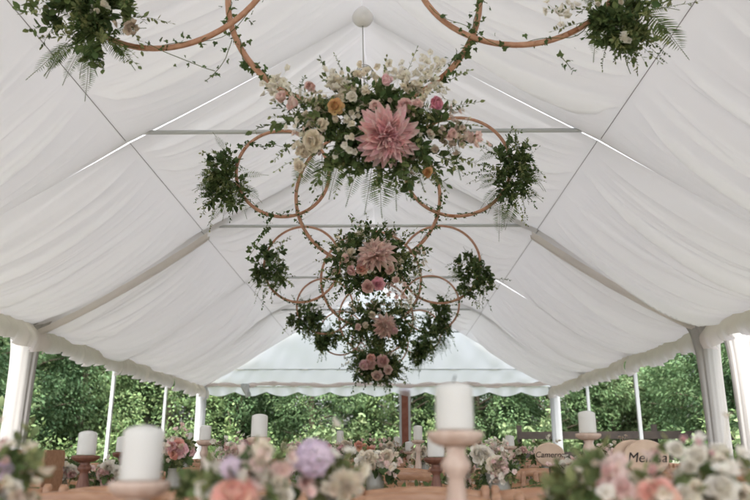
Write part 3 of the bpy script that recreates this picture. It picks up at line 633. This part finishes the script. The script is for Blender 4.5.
for a in [
 (140,428,480,40,'pale','large at the lower left, closest to the camera'), (455,385,430,38,'tall pale','large right of the middle on a tall stick'),
 (86,432,455,18,'dark','left of the large blurred candle'), (259,415,437,16,'pale','above the lilac and peach flowers'), (436,436,457,17,'dark flat','half hidden behind the tall stick'), (588,412,433,17,'pale','right, between the two name signs'),
 (205,426,440,11,'pale','just right of the left gable post'), (418,426,440,9,'pale','just right of the red brown post'), (122,437,452,12,'dark','peeking out behind the large left candle'), (510,436,446,9,'pale','small, behind the round white flowers'),
 (340,431,443,7,'pale','small, above the row of orange roses'), (397,437,446,6.5,'pale','smallest, left of the red brown post'), (409,442,451,7.5,'pale','small and low, in front of the red brown post'), (190,433,441,5.5,'pale','tiny, far left against the gable post'), (310,439,449,8.5,'pale','small, rising behind the lilac hydrangea')]: candle(*a)

# ---------------------------------------------------------------- wooden name slices
def slice_sign(u, v, wpx, hpx, Y, word, lab, off=None, size=.05, ty=.75):
    c = at(u, v, Y); px = (at(u+1, v, Y)-c).length; t = thing('name_sign', lab, 'sign', (c.x, Y, ty)); cz = c.z-ty
    for k, (dx, dy) in enumerate([(0, 0)]+([off] if off else [])):
        n = 40; rx, rz = wpx/2*px, hpx/2*px; th = .014; ring = [(dx+rx*math.cos(a)*(1+.02*math.sin(3*a)), rz*math.sin(a)*(1+.025*math.cos(2*a+1))+cz) for a in np.linspace(0, 2*PI, n, endpoint=False)]
        g = Geo(); V = [(x, dy, z) for x, z in ring]+[(x, dy+th, z) for x, z in ring]; g.add(V, [tuple(range(n)), tuple(range(2*n-1, n-1, -1))]); build('wood_slice', g, M['slice'], t, smooth=False)
        g = Geo(); tube(g, [(x, dy+th/2, z) for x, z in ring], .0075, 6, closed=True, flat=1.); build('bark_edge', g, M['bark'] if False else M['slice'], t)
    f = bpy.data.curves.new('lettering', 'FONT'); f.body = word; f.size = size; f.extrude = .0012; f.offset = .0; f.align_x = 'CENTER'; f.align_y = 'CENTER'; f.shear = .22
    o = bpy.data.objects.new('lettering', f); C.objects.link(o); dg = bpy.context.evaluated_depsgraph_get(); me = bpy.data.meshes.new_from_object(o.evaluated_get(dg)); bpy.data.objects.remove(o)
    o = bpy.data.objects.new('lettering', me); C.objects.link(o); me.materials.clear(); me.materials.append(M['ink']); o.parent = t; o.rotation_euler = (PI/2, 0, 0); o.location = (0, -.002, cz)
    g = Geo(); tube(g, [(0, .02, .012), (0, .02, cz-hpx/2*px*.7)], .006, 6); blob(g, (0, .02, .008), (.05, .04, .012), 12); build('stand', g, M['bark'], t)
slice_sign(550, 455, 27, 21, 3.75, 'Cameron', 'oval wood slice sign lettered Cameron beside the white gable post', size=.040)
slice_sign(647, 458, 42, 33, 3.35, 'Melissa', 'pair of oval wood slices lettered Melissa among foreground flowers at right', off=(-.045, .03), size=.062)

# ---------------------------------------------------------------- table flowers
def vase_flowers(u, v, ex, ey, Y, flowers, seed, label, kd=14, km=14, kl=16, leaf=.9, fill=5, sprigs=(), blossoms=(), vase=True, group='table flower arrangements', ferns=()):
    t = bouquet('table_flowers', label, 'flowers', Y, u, v, ex, ey, flowers, seed, kd, km, kl, 0, dens=.8, fill=fill, leaf=leaf, sprigs=sprigs, blossoms=blossoms, group=group, dep=.8, ferns=ferns)
    o = at(u, v, Y); g = Geo(); h = max(.1, min(.17, o.z-.76)); z0 = .752-o.z
    lathe(g, [(.035, z0), (.042, z0+.01), (.045, z0+h*.6), (.033, z0+h*.85), (.038, z0+h), (.034, z0+h), (.029, z0+h*.85), (.040, z0+h*.6), (.036, z0+.015), (.001, z0+.012)], 20); build('vase', g, M['glass'], t)
    g = Geo(); r2 = random.Random(seed)
    for _ in range(9): tube(g, [(r2.uniform(-.02, .02), r2.uniform(-.02, .02), z0+.02), (r2.uniform(-.03, .03), r2.uniform(-.03, .03), 0)], .002, 4)
    build('flower_stems', g, M['stem'], t); return t
UPF = (0, -.75, .65)
# foreground (nearest table)
vase_flowers(255, 490, 36, 32, 1.32, [('rose', 234, 494, 20, 'p_coral', UPF), ('bell', 262, 462, 9, 'p_cream'), ('rose', 279, 484, 9, 'p_cream', UPF), ('bell', 245, 470, 8, 'p_blush'), ('rose', 284, 496, 9, 'p_white'), ('bell', 232, 474, 9, 'p_lilac'), ('hydrangea', 231, 468, 10, 'p_lilac'), ('bell', 268, 448, 6, 'p_cream')], 51,
  'blurred foreground flowers with a peach rose, left of the lilac hydrangea', 3, 5, 16, fill=5, sprigs=[(245,490,205,487,'b',.05),(262,470,258,445,'c',.03),(275,480,283,450,'c',.025)], blossoms=[(262,452,4,6,'p_cream'),(282,470,4,6,'p_blush'),(270,478,5,6,'p_white')])
vase_flowers(325, 484, 28, 28, 1.5, [('hydrangea', 314, 458, 17, 'p_lilac'), ('hydrangea', 300, 461, 9, 'p_lilac'), ('dahlia', 346, 484, 17, 'p_cream', (0, -.9, .4)), ('rose', 306, 482, 8, 'p_blush')], 52,
  'blurred lilac hydrangea and cream dahlia in the foreground', 3, 5, 9, fill=3, sprigs=[(330,490,330,462,'c',.03)])
vase_flowers(648, 504, 56, 24, 1.34, [('rose', 658, 494, 20, 'p_coral', UPF), ('rose', 623, 486, 11, 'p_blush', UPF), ('bell', 600, 484, 8, 'p_blush'), ('rose', 685, 492, 9, 'p_white', UPF), ('bell', 652, 468, 7, 'p_blush'), ('bell', 606, 470, 7, 'p_blush'), ('rose', 697, 488, 8, 'p_cream'), ('bell', 596, 462, 6, 'p_cream')], 53,
  'blurred foreground flowers with a salmon rose, below the Melissa sign', 2, 6, 20, fill=6, sprigs=[(620,490,585,456,'c',.04),(625,490,600,452,'b',.04),(610,495,575,475,'c',.045),(600,490,570,490,'b',.05)], blossoms=[(612,468,8,8,'p_blush')])
vase_flowers(708, 486, 40, 34, 1.45, [('rose', 722, 488, 15, 'p_white', UPF), ('rose', 697, 456, 10, 'p_white'), ('rose', 676, 449, 9, 'p_white'), ('bell', 684, 440, 5, 'p_pink'), ('bell', 698, 443, 5, 'p_pink'), ('rose', 690, 466, 8, 'p_white'), ('bell', 712, 454, 4, 'p_pink'), ('rose', 742, 494, 9, 'p_cream')], 54,
  'blurred white roses in the right foreground corner', 2, 6, 14, fill=5, sprigs=[(700,480,702,456,'c',.03),(725,470,728,460,'c',.03)])
vase_flowers(2, 484, 30, 34, 1.4, [('rose', 2, 470, 9, 'p_lilac'), ('bell', 8, 462, 7, 'p_blush'), ('rose', 14, 488, 7, 'p_white')], 55, 'blurred flowers and light leaves in the left foreground corner', 3, 10, 18)
vase_flowers(575, 498, 24, 22, 1.5, [('bell', 583, 478, 5, 'p_cream'), ('bell', 566, 486, 4, 'p_blush')], 56, 'loose light green foliage between the tall stick and the salmon rose', 0, 5, 16, fill=3, sprigs=[(580,495,596,448,'c',.05),(575,495,560,466,'c',.045),(585,495,612,462,'b',.045),(570,495,548,480,'c',.04)])
vase_flowers(205, 500, 18, 18, 1.45, [('bell', 198, 490, 4, 'p_blush')], 57, 'small light green leaves beside the large left candle', 0, 4, 12, fill=2, sprigs=[(205,498,214,468,'c',.05),(205,498,192,478,'b',.05),(208,498,226,472,'c',.05)])
# posies down the tables behind
posy = [(16,466,16,16,3.5,'p_pink','p_mauve','by the left table end'),(60,474,24,14,3.7,'p_white','p_blush','left of the dark red holder'),(110,476,18,12,3.6,'p_blush','p_white','right of the dark red holder'),(176,452,15,18,3.5,'p_pink','p_coral','between large left candle and gable post'),
 (228,456,14,14,4.0,'p_blush','p_cream','right of the small stick candle'),(375,464,22,16,3.6,'p_white','p_cream','middle, before the chair rail'),(487,464,18,18,3.7,'p_white','p_white','round white blooms right of the tall stick'),(500,470,12,12,3.4,'p_blush','p_cream','low, right of the white blooms'),
 (606,462,14,16,3.9,'p_cream','p_blush','right of the Cameron sign'),(570,470,14,10,3.6,'p_cream','p_white','under the Cameron sign'),(460,474,16,10,3.9,'p_white','p_cream','behind the tall stick'),(300,462,20,14,4.0,'p_cream','p_blush','behind the hydrangea'),
 (250,446,14,12,6.4,'p_coral','p_pink','third table, under the stick candle'),(340,450,16,12,6.6,'p_pink','p_cream','third table, pink with cream'),(362,450,14,11,6.5,'p_coral','p_peach','third table, bright orange roses'),(385,452,15,12,6.7,'p_cream','p_white','third table, cream'),(186,452,12,10,6.6,'p_pink','p_cream','third table, far left'),
 (478,452,15,12,6.5,'p_cream','p_white','third table, right of the middle'),(515,454,15,10,6.6,'p_blush','p_cream','third table, near small candle'),(545,452,12,10,6.8,'p_cream','p_blush','third table, behind the Cameron sign'),(425,456,12,9,6.4,'p_cream','p_white','third table, by the red brown post'),(620,456,14,10,6.6,'p_blush','p_white','third table, behind the Melissa sign'),
 (150,456,14,10,6.5,'p_blush','p_cream','third table, behind the large candle'),(290,448,12,9,9.5,'p_cream','p_blush','fourth table, left'),(325,448,12,8,9.6,'p_white','p_cream','fourth table, left of the middle'),(400,450,12,8,9.6,'p_blush','p_white','fourth table, middle'),(440,450,12,8,9.6,'p_cream','p_white','fourth table, right of the middle'),(500,450,12,8,9.6,'p_white','p_cream','fourth table, right')]
for i, (u, v, ex, ey, Y, c1, c2, wh) in enumerate(posy):
    rs = np.random.default_rng(600+i); fl = []
    for q in range(6):
        a = rs.uniform(0, 2*PI); f = rs.uniform(.2, .8); fl.append((['rose', 'bell', 'rose'][q % 3], u+ex*f*math.cos(a), v-ey*.15-ey*f*.7*abs(math.sin(a))*(1 if q < 4 else -.6), max(2.2, 14*(3.6/Y)*rs.uniform(.35, .6)), c1 if q % 2 else c2))
    if 'round white' in wh: fl = [('rose', 484, 456, 11, 'p_white', (0, -1, .4)), ('rose', 477, 452, 7, 'p_white'), ('bell', 499, 462, 6, 'p_blush')]
    lf = .9 if Y < 5 else 1.2
    vase_flowers(u, v, ex, ey, Y, fl, 700+i, f'small vase of {"orange" if c2 == "p_peach" else "pastel"} flowers, {wh}', 7, 8, 9, leaf=lf, fill=6 if Y < 5 else 4, group='small flower vases on the tables')
# garlands of greenery along the table middles
for (y, d), lb in zip(TABLES[1:4], ['second', 'third', 'fourth']):
    rs = np.random.default_rng(int(y*10)); gl_, gs_ = Geo(), Geo()
    for x in np.arange(-2.8, 3.2, .05):
        for _ in range(2): sprig(gl_, gs_, (x, rs.normal(0, .04), .765+rs.uniform(0, .07)), norm((rs.normal(0, 1), rs.normal(0, 1), rs.uniform(0, .9))), .12, rs, .045, LEAF, 7, (0, 0, -.4))
    t = thing('table_garland', f'green leaf garland along the middle of the {lb} table', 'garland', (0, y, 0), 'leaf garlands on the tables'); build('leaves', gl_, M['leaf_mid'], t); build('stems', gs_, M['stem'], t)
# wooden crates among the flowers at the left
def crate(u, v, Y, wd, lab):
    c = at(u, v, Y); t = thing('wooden_crate', lab, 'crate', (c.x, Y, .752)); h = c.z-.752
    for s in (-1, 1):
        g = Geo()
        for q in range(3): z = h*(q+.1)/3; box(g, (-wd/2, s*.1-.006, z), (wd/2, s*.1+.006, z+h*.26))
        build('slat_side', g, M['chair_wood'], t, smooth=False)
        g = Geo(); box(g, (s*wd/2-s*.006-.006, -.093, 0), (s*wd/2-s*.006+.006, .093, h)); build('end_panel', g, M['chair_wood'], t, smooth=False)
crate(38, 450, 3.4, .17, 'orange brown wooden crate among flowers at the left')

# ---------------------------------------------------------------- outside
def tree_proto(seed, H, R, lm, nleaf, lsz, low=.08, core=True):
    rs = np.random.default_rng(seed); t = thing('tree', 'x', 'tree'); gt = Geo()
    tube(gt, [(0, 0, -.05), (.05, .02, H*.2), (-.04, .05, H*.5), (.02, 0, H*.85)], [R*.07, R*.055, R*.035, R*.012], 9)
    cl = []; nb = 60
    for i in range(nb):
        h = low+(.98-low)*(i+.5)/nb; rad = R*(math.sin(min(1, (h-low)/(1-low)*.82+.18)*PI)**.6)*rs.uniform(.55, 1.0); a = i*2.4+rs.normal(0, .3)
        c = np.array([rad*math.cos(a), rad*math.sin(a), H*h]); cl.append((c, R*rs.uniform(.17, .36)))
        if i % 3 == 0: tube(gt, [(0, 0, H*h*.8), tuple(c*np.array([.5, .5, .93])), tuple(c)], [R*.02, R*.013, R*.004], 5)
    build('trunk', gt, M['trunk'], t)
    P, D, N_ = [], [], []
    per = nleaf//nb
    for c, r in cl:
        d = rdir(per, rs); rr = r*rs.uniform(.35, 1.0, (per, 1))**.5; p = c+d*rr*np.array([1, 1, .75]); out = norm(c*np.array([1, 1, 0]))
        dd = d*.5+out*.4+rs.normal(0, .45, (per, 3))+np.array([0, 0, -.35]); P.append(p); D.append(dd); N_.append(np.array([0, 0, 1.])+out*.5+rs.normal(0, .45, (per, 3)))
    P, D, N_ = map(np.concatenate, (P, D, N_)); g = Geo(); g.many(*(TLEAF), frames(P, D, N_, lsz*rs.uniform(.6, 1.3, len(P)))); build('crown', g, M[lm], t)
    return t
protos = [tree_proto(1, 6.5, 2.4, 'tree_leaf_b', 38000, .115), tree_proto(2, 7.5, 2.6, 'tree_leaf_a', 36000, .125), tree_proto(3, 6.0, 2.3, 'tree_leaf_d', 36000, .105, .26), tree_proto(4, 5.4, 2.2, 'tree_leaf_c', 28000, .15)]
kinds = ['mid green tree', 'fresh green tree', 'dark green tree', 'light green tree']
spots = []
rt = random.Random(3)
for i, x in enumerate(np.arange(-13, 14, 2.7)): spots.append((x+rt.uniform(-.5, .5), 26.5+rt.uniform(-1.2, 1.2), [0, 2, 1, 2, 0, 1, 2, 0, 3, 2][i % 10], 'behind the far gable'))
for i, x in enumerate(np.arange(-11.5, 12, 3.8)): spots.append((x+rt.uniform(-.8, .8), 31+rt.uniform(-1, 1), [2, 1, 0][i % 3], 'in the back row behind the far gable'))
for i, y in enumerate([6.5, 9.2, 11.8, 14.6, 17.6, 20.8, 24]): spots.append((-9.2+rt.uniform(-.7, .7)-.06*y, y, [1, 3, 1, 2, 0, 2, 1][i], 'outside the left side of the marquee'))
for i, y in enumerate([6.5, 9.2, 12.0, 14.8, 17.6, 20.6, 24]): spots.append((9.4+rt.uniform(-.7, .7)+.06*y, y, [3, 3, 3, 0, 2, 0, 2][i], 'outside the right side of the marquee'))
for i, y in enumerate([8, 12.5, 17, 22]): spots.append((-13.5+rt.uniform(-.7, .7), y, [2, 0, 2, 0][i], 'in the second row on the left')); spots.append((14+rt.uniform(-.7, .7), y, [0, 2, 0, 2][i], 'in the second row on the right'))
used = set(); cnt = {}
for (x, y, k, wh) in spots:
    cnt[wh] = cnt.get(wh, 0)+1; lb = f'{kinds[k]}, {orden[cnt[wh]-1]} {wh}'; sc = rt.uniform(.9, 1.12); rz = rt.uniform(0, 6)
    if k not in used: o = protos[k]; o.location = (x, y, 0); o.rotation_euler = (0, 0, rz); o.scale = (sc,)*3; o['label'] = lb; o['group'] = 'trees round the marquee'; used.add(k)
    else: dup(protos[k], (x, y, 0), lb, rz, sc, 'trees round the marquee')
def shrub_proto(seed, H, R, lm, n, lsz, tm=LEAF):
    rs = np.random.default_rng(seed); t = thing('shrub', 'x', 'shrub'); gt = Geo(); gl_ = Geo()
    for i in range(60):
        a = rs.uniform(0, 2*PI); el = rs.uniform(.35, 1.4); d = np.array([math.cos(a)*math.cos(el), math.sin(a)*math.cos(el), math.sin(el)]); ln = H*rs.uniform(.5, 1)*(.6+.4*math.sin(el))
        P = curve((rs.normal(0, .15), rs.normal(0, .15), 0), d, ln, (math.cos(a)*.5, math.sin(a)*.5, -.3), 8, rs, .08); tube(gt, P, np.linspace(.012, .004, 9), 4)
        q = rs.uniform(2, 8, n//60); j = np.minimum(q.astype(int), 7); b = P[j]+(P[j+1]-P[j])*(q-j)[:, None]+rs.normal(0, .09, (len(q), 3))*R/1.2
        gl_.many(*tm, frames(b, rdir(len(q), rs)+d*.6+np.array([0, 0, -.2]), np.array([0, 0, 1.])+rs.normal(0, .5, (len(q), 3)), lsz*rs.uniform(.6, 1.2, len(q))))
    build('stems', gt, M['trunk'], t); build('foliage', gl_, M[lm], t); return t
sh = [shrub_proto(71, 2.6, 1.3, 'tree_leaf_c', 7800, .2), shrub_proto(72, 2.3, 1.3, 'tree_leaf_a', 9000, .11)]
ss = [(-6.5, 8.6, 0, 'big leaved light green'), (-6.6, 10.6, 0, 'tall light green'), (-6.9, 12.6, 1, 'mid green'), (-6.8, 14.8, 1, 'dense mid green'), (7.0, 9.2, 1, 'mid green'), (7.2, 11.6, 0, 'bright green'), (7.3, 14.0, 1, 'dense mid green'),
      (-4, 22.5, 1, 'rounded mid green'), (-1.2, 23, 0, 'light green'), (2, 22.8, 1, 'dense green'), (5, 22.6, 0, 'tall bright green'), (-6.8, 21, 1, 'dark leaved')]
u2 = set()
for i, (x, y, k, d) in enumerate(ss):
    side = 'outside the left posts' if x < 0 and y < 20 else ('outside the right posts' if y < 20 else 'beyond the far gable'); cnt[side] = cnt.get(side, 0)+1
    lb = f'{d} shrub {side}, {orden[cnt[side]-1]} in its row'; sc = rt.uniform(.85, 1.15)
    if k not in u2: o = sh[k]; o.location = (x, y, 0); o['label'] = lb; o['group'] = 'shrubs round the marquee'; u2.add(k)
    else: dup(sh[k], (x, y, 0), lb, rt.uniform(0, 6), sc, 'shrubs round the marquee')
# dark rail fence outside, to the right of the gable and along the right side
def fence(a, b, H, n, lab):
    a, b = Vector(a), Vector(b); t = thing('rail_fence', lab, 'fence', (a.x, a.y, 0)); d = b-a; L_ = d.length; d.normalize(); px = Vector((-d.y, d.x, 0))
    for i in range(n+1):
        p = d*(L_*i/n); g = Geo(); box(g, (p.x-.06, p.y-.06, 0), (p.x+.06, p.y+.06, H+.25 if i % 2 == 0 else H+.1)); build('fence_post', g, M['fence'], t, smooth=False)
    for z in (.25, H*.55, H-.12):
        g = Geo(); e0 = -px*.07; e1 = e0-px*.035; q = d*L_
        V = [e0+Vector((0, 0, z)), e1+Vector((0, 0, z)), e1+q+Vector((0, 0, z)), e0+q+Vector((0, 0, z))]; V += [v+Vector((0, 0, .2)) for v in V]
        g.add([tuple(v) for v in V], [(0,3,2,1),(4,5,6,7),(0,1,5,4),(1,2,6,5),(2,3,7,6),(3,0,4,7)]); build('rail', g, M['fence'], t, smooth=False)
fence((3.9, 20.2, 0), (9.0, 18.9, 0), 1.45, 3, 'dark wooden rail fence beyond the right gable post')
fence((6.4, 13.8, 0), (6.9, 8.5, 0), 1.25, 3, 'dark wooden rail fence outside the right side by the draped post')
print('objects', len(bpy.data.objects), 'polys', sum(len(m.polygons) for m in bpy.data.meshes))
